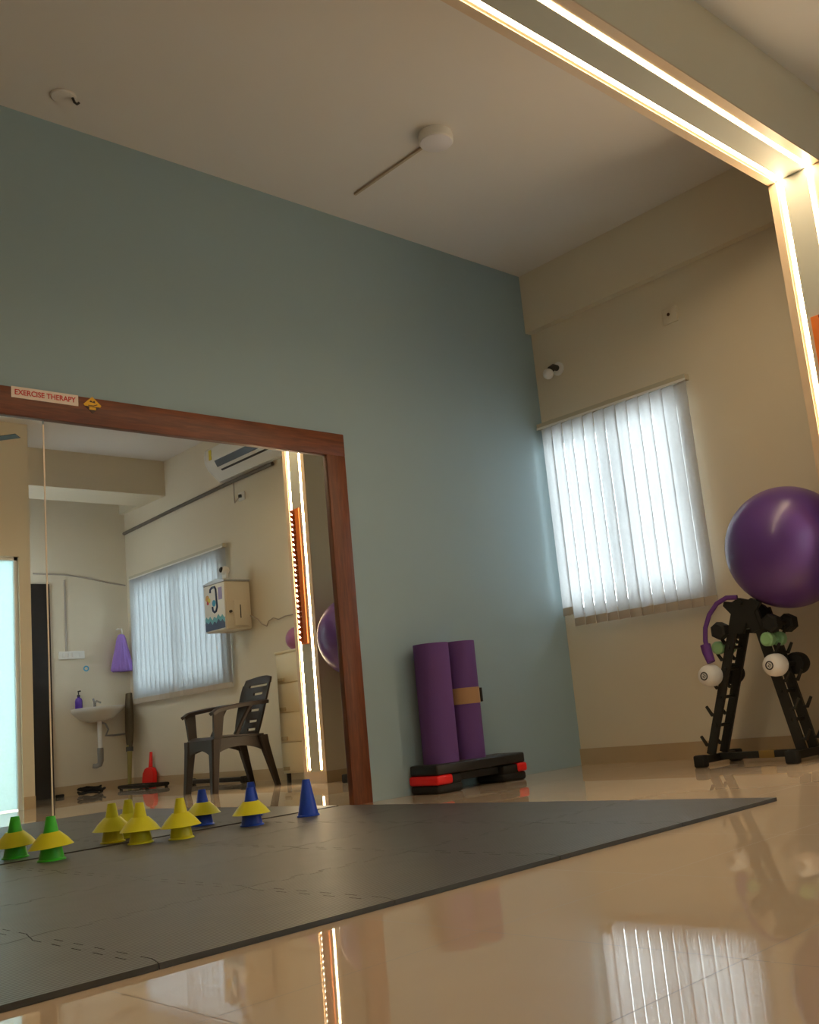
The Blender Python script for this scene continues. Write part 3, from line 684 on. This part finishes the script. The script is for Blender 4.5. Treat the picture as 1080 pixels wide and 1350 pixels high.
# ------------------------------------------------------------------ brown plastic armchair
def chair():
    t = thing('plastic_armchair', 'dark brown moulded plastic armchair facing away from the mirror', 'chair', (-.735, -3.025, 0), math.radians(-85))
    L = lambda name, b, **k: link(name, b, M_chair, t, world=False, **k)   # local: faces -y
    w = .235
    def seat(u, v):
        x = (u-.5)*2*w*(1-.10*v); y = -.235+.44*v
        z = .425 - .022*math.sin(PI*u)*math.sin(PI*v) - .02*v + (-.03*(1-v/.12)**2 if v < .12 else 0)
        return (x, y, z)
    L('seat', B().sheet(seat, 14, 14, .012))
    def back(u, v):
        s_ = 1-.12*abs(2*v-1)**3 - .10*(1-v)
        x = (u-.5)*2*.245*s_; z = .395+.475*v
        y = .205 + .11*v + .03*v*v - .045*(abs(2*u-1)**2)
        if v > .9: z -= .02*abs(2*u-1)**2
        return (x, y, z)
    NV = 22; skip = set()
    for j in (2, 5, 9, 12, 15, 18):
        for i in (4, 5, 6, 7): skip.add((i, j))
    for i in (2, 3, 8, 9): skip.add((i, 18))
    L('backrest', B().sheet(back, 12, NV, .014, skip))
    def leg(p, q, w0, w1):
        b = B(); rings = []
        for k in range(7):
            f = k/6; c = Vector(p).lerp(Vector(q), f); ww = w0+(w1-w0)*f**.6
            rings.append([c+Vector((dx*ww, dy*ww*.8, 0)) for dx, dy in ((-1,-.7), (-.7,-1), (.7,-1), (1,-.7), (1,.7), (.7,1), (-.7,1), (-1,.7))])
        return b.ring_tube(rings)
    for s_ in (-1, 1):
        L('leg', leg((s_*.215, -.215, .40), (s_*.245, -.250, 0), .050, .030))
        L('leg', leg((s_*.190, .195, .40), (s_*.215, .300, 0), .048, .024))
        # armrest: top pad, front upright, rear meeting the backrest
        def arm(u, v, s_=s_):
            y = -.245+.49*u; x = s_*(.262 - .045*u) + (v-.5)*.075
            z = .615 + .045*u + .010*math.sin(PI*u) - (.02*(1-u/.1)**2 if u < .1 else 0)
            return (x, y, z - .008*(2*v-1)**2)
        L('armrest', B().sheet(arm, 14, 4, .026))
        up = B()
        for (ya, yb, yc, yd) in ((-.235, -.185, -.215, -.16),):
            up.mesh([(s_*.262-.014, ya, .61), (s_*.262+.014, ya, .61), (s_*.262+.014, yb+.035, .61), (s_*.262-.014, yb+.035, .61),
                     (s_*.225-.014, yc-.01, .40), (s_*.225+.014, yc-.01, .40), (s_*.225+.014, yd, .40), (s_*.225-.014, yd, .40)],
                    [(0,3,2,1), (4,5,6,7), (0,1,5,4), (1,2,6,5), (2,3,7,6), (3,0,4,7)])
        L('arm_support', up)
        rs = B().tube([(s_*.222, .10, .645), (s_*.215, .03, .53), (s_*.205, -.03, .42)], [.02, .016, .022], 10)
        L('arm_support', rs)
    def apron(u, v): return ((u-.5)*.43, -.238-.003*v, .325+.075*v+.06*(abs(2*u-1)**2)*(v-1))
    L('apron', B().sheet(apron, 14, 3, .012))
    for s_ in (-1, 1):
        L('side_apron', B().sheet(lambda u, v: (s_*(.222-.03*u), -.215+.41*u, .335+.07*v+.05*(abs(2*u-1)**2)*(v-1)), 12, 3, .012))
    return t
chair()

# ------------------------------------------------------------------ long black bar on the floor
fb = thing('floor_bar', 'long low black bar lying along the wall behind the chair', 'exercise bar', (-.10, -4.30, 0))
link('bar', B().box((-.135, -4.84, .012), (-.065, -3.79, .052), .010), M_black, fb)
for y in (-4.80, -3.83): link('end_cap', B().box((-.145, y-.03, 0), (-.055, y+.03, .060), .012), M_rubber, fb)

# ------------------------------------------------------------------ sink corner
sn = thing('wash_basin', 'white wall-hung wash basin in the corner nook, seen in the mirror', 'sink', (-.41, -6.0, .70))
sy = YB
b = B(); rings = []
def dshape(w, d, z, n=24):
    pts = []
    for k in range(n+1):
        a = PI*k/n; pts.append((-.41+w*math.cos(a), sy+.002+d*(.35+.65*math.sin(a)) if 0 < k < n else sy+.002+d*.35, z))
    pts += [(-.41-w, sy+.002, z), (-.41+w, sy+.002, z)]
    return pts
outer = [dshape(.07, .16, .705), dshape(.15, .27, .735), dshape(.225, .36, .80), dshape(.245, .385, .825), dshape(.248, .39, .850)]
inner = [dshape(.225, .36, .850), dshape(.18, .30, .80), dshape(.08, .18, .745)]
b.ring_tube(outer + inner)
link('basin', b, M_ceram, sn)
link('tap', B().cyl((-.435, sy+.08, .85), (-.435, sy+.08, .90), .014).tube([(-.435, sy+.08, .90), (-.43, sy+.12, .915), (-.42, sy+.18, .895)], .010, 10).cyl((-.435, sy+.08, .90), (-.45, sy+.075, .945), .011), M_steel, sn)
link('waste_pipe', B().tube([(-.41, sy+.12, .71), (-.41, sy+.12, .44)], .022, 14), M_whitem, sn)
link('trap', B().tube([(-.41, sy+.12, .44), (-.41, sy+.12, .31), (-.42, sy+.115, .275), (-.45, sy+.10, .262), (-.48, sy+.09, .268)], [.03, .03, .028, .024, .022], 14), M_grey, sn, label='grey drain elbow')
link('supply_hose', B().tube([(-.39, sy+.10, .70), (-.33, sy+.08, .68), (-.29, sy+.06, .62), (-.31, sy+.04, .56), (-.22, sy+.02, .555), (-.06, sy+.02, .56)], .010, 8), M_grey, sn)
so = thing('soap_bottle', 'purple hand soap pump bottle standing on the wash basin', 'bottle', (-.595, -6.10, .851))
link('body', B().lathe([(.034, .851), (.036, .86), (.036, .93), (.028, .955), (.014, .962), (.014, .972)], (-.595, -6.10, 0), n=28), M_soap, so)
link('pump', B().lathe([(.016, .972), (.016, .99), (.006, .995), (.006, 1.02)], (-.595, -6.10, 0), n=18).box((-.603, -6.108, 1.02), (-.587, -6.055, 1.034), .003), M_black, so, label='black pump top')
link('round_sticker', B().lathe([(.030, -.001), (.030, .002), (.017, .002), (.017, -.001), (.030, -.001)], (-.478, YB, 1.262), (0, 1, 0), n=32, cap=False), M_ring, label='blue ring sticker on the wall above the wash basin', cat='sticker')
sb = thing('switch_board', 'white switch board with thin conduit above the wash basin', 'switch', (-.63, YB, 1.36))
link('board', B().box((-.765, YB+.0005, 1.365), (-.50, YB+.028, 1.445), .005), M_white, sb)
for x in (-.72, -.67, -.62, -.55): link('switch', B().box((x-.014, YB+.028, 1.385), (x+.014, YB+.033, 1.425), .002), M_whitem, sb)
link('conduit', B().box((-.690, YB+.0005, 1.445), (-.674, YB+.012, 2.19)), M_wire, sb, smooth=0)
link('wall_cable', B().tube([(-1.0, YB+.008, 2.25), (-.68, YB+.008, 2.245), (-.45, YB+.008, 2.215), (-.2, YB+.008, 2.165), (-.02, YB+.008, 2.14)], .008, 8), M_wire, label='grey cable crossing the wall high above the wash basin', cat='cable')
mp = thing('mop_head', 'lilac mop head hanging from a wall hook in the nook corner', 'mop', (-.135, YB+.10, 1.2))
link('yarn', B().lathe([(.012, 1.60), (.035, 1.59), (.052, 1.55), (.068, 1.46), (.088, 1.36), (.108, 1.26), (.115, 1.215), (.10, 1.205), (.02, 1.21)], (-.135, YB+.105, 0), n=72, fn=lambda a, z: (1+.11*math.sin(a*12)*max(0, min(1, (1.58-z)*4)))*(1-.22*abs(math.sin(a)))), M_lilac, mp, smooth=60)
link('hook', B().tube([(-.135, YB+.001, 1.66), (-.135, YB+.03, 1.665), (-.135, YB+.12, 1.65), (-.135, YB+.125, 1.60)], .008, 8), M_white, mp)
br = thing('broom', 'brown grass broom standing upside down in the nook corner', 'broom', (-.13, -6.0, 0))
bp_ = [Vector((-.155, -5.96, .0)), Vector((-.12, -6.0, .36)), Vector((-.075, -6.06, .97))]
def lerp3(t): return bp_[0].lerp(bp_[1], t/.37) if t < .37 else bp_[1].lerp(bp_[2], (t-.37)/.63)
link('handle', B().tube([lerp3(0), lerp3(.2), lerp3(.37), lerp3(.45)], [.018, .022, .026, .03], 12), M_straw, br)
link('bristles', B().tube([lerp3(t) for t in (.40, .48, .6, .75, .88, 1.0)], [.03, .05, .062, .062, .058, .048], 20, flat=.6), M_bristle, br)
link('binding', B().tube([lerp3(.385), lerp3(.43)], .036, 14), M_dgrey, br)
dp = thing('dustpan', 'red plastic dustpan standing against the wall below the long blind', 'dustpan', (-.06, -5.70, 0))
pan = [(-.10, .055), (-.115, .12), (-.11, .19), (-.075, .235), (-.03, .25), (.03, .25), (.075, .235), (.11, .19), (.115, .12), (.10, .055)]
link('pan', B().prism([(-5.70+a, b-.055) for a, b in pan], -.075, -.030, lambda a, b, d: (d-.02*(1-b/.2), a, b)), M_red, dp)
link('handle', B().tube([(-.05, -5.70, .185), (-.04, -5.705, .26), (-.032, -5.71, .345)], [.022, .018, .014], 12), M_red, dp)
fs = thing('floor_frame', 'low black metal frame lying on the floor below the red dustpan', 'metal frame', (-.22, -5.55, 0))
link('outer_frame', B().tube([(-.12, -5.22, .03), (-.12, -5.80, .03), (-.32, -5.84, .03), (-.32, -5.20, .03)], .018, 8, closed=True), M_black, fs)
for y in (-5.35, -5.52, -5.68): link('slat', B().box((-.32, y-.02, .022), (-.12, y+.02, .036)), M_grey, fs, smooth=0)
for (x, y) in ((-.12, -5.25), (-.12, -5.78), (-.32, -5.25), (-.32, -5.80)): link('foot', B().cyl((x, y, 0), (x, y, .03), .016, n=12), M_rubber, fs)
pts = []
for k in range(90):
    a = k*.42; r = .085+.035*math.sin(k*.31); pts.append((-.60+r*1.15*math.cos(a), -5.86+r*math.sin(a)*.8, .014+.0006*k+.008*math.sin(k*1.7)))
link('cable_coil', B().tube(pts, .009, 6), M_rubber, label='black coiled cable lying on the floor below the wash basin', cat='cable')
link('door_stop', B().box((-.86, -6.10, 0), (-.78, -6.06, .03), .008), M_rubber, label='small black door stop on the floor beside the dark door', cat='door stop')

# ------------------------------------------------------------------ daylight
w = bpy.data.worlds.new('daylight'); S.world = w; w.use_nodes = True
bg = w.node_tree.nodes['Background']; bg.inputs['Color'].default_value = (.89, .945, 1.0, 1); bg.inputs['Strength'].default_value = 8.5

# ------------------------------------------------------------------ camera
cd = bpy.data.cameras.new('camera'); cam = bpy.data.objects.new('camera', cd); C.objects.link(cam); S.camera = cam
yaw, pitch, roll = -.7969, .1868, -.1062
f = Vector((-math.sin(yaw)*math.cos(pitch), math.cos(yaw)*math.cos(pitch), math.sin(pitch)))
r = Vector((math.cos(yaw), math.sin(yaw), 0)); u = r.cross(f)
c_, s_ = math.cos(roll), math.sin(roll)
r2 = r*c_ + u*s_; u2 = u*c_ - r*s_
Mx = Matrix((r2, u2, -f)).transposed().to_4x4(); Mx.translation = Vector((-5.0506, -4.2701, .3967))
cam.matrix_world = Mx
cd.sensor_fit = 'HORIZONTAL'; cd.sensor_width = 36; cd.lens = 1333.887*36/1080
cd.shift_x = (540-634.19)/1080; cd.shift_y = (684.66-675)/1080; cd.clip_start = .02

S.view_settings.view_transform = 'Standard'; S.view_settings.look = 'None'; S.view_settings.gamma = 1; S.view_settings.exposure = 0.12
S.view_settings.use_curve_mapping = False
S.cycles.max_bounces = 10; S.cycles.diffuse_bounces = 6; S.cycles.glossy_bounces = 6; S.cycles.transparent_max_bounces = 8
S.cycles.use_denoising = True
S.cycles.sample_clamp_indirect = 8
S.cycles.caustics_reflective = True; S.cycles.blur_glossy = 0; S.cycles.caustics_refractive = False
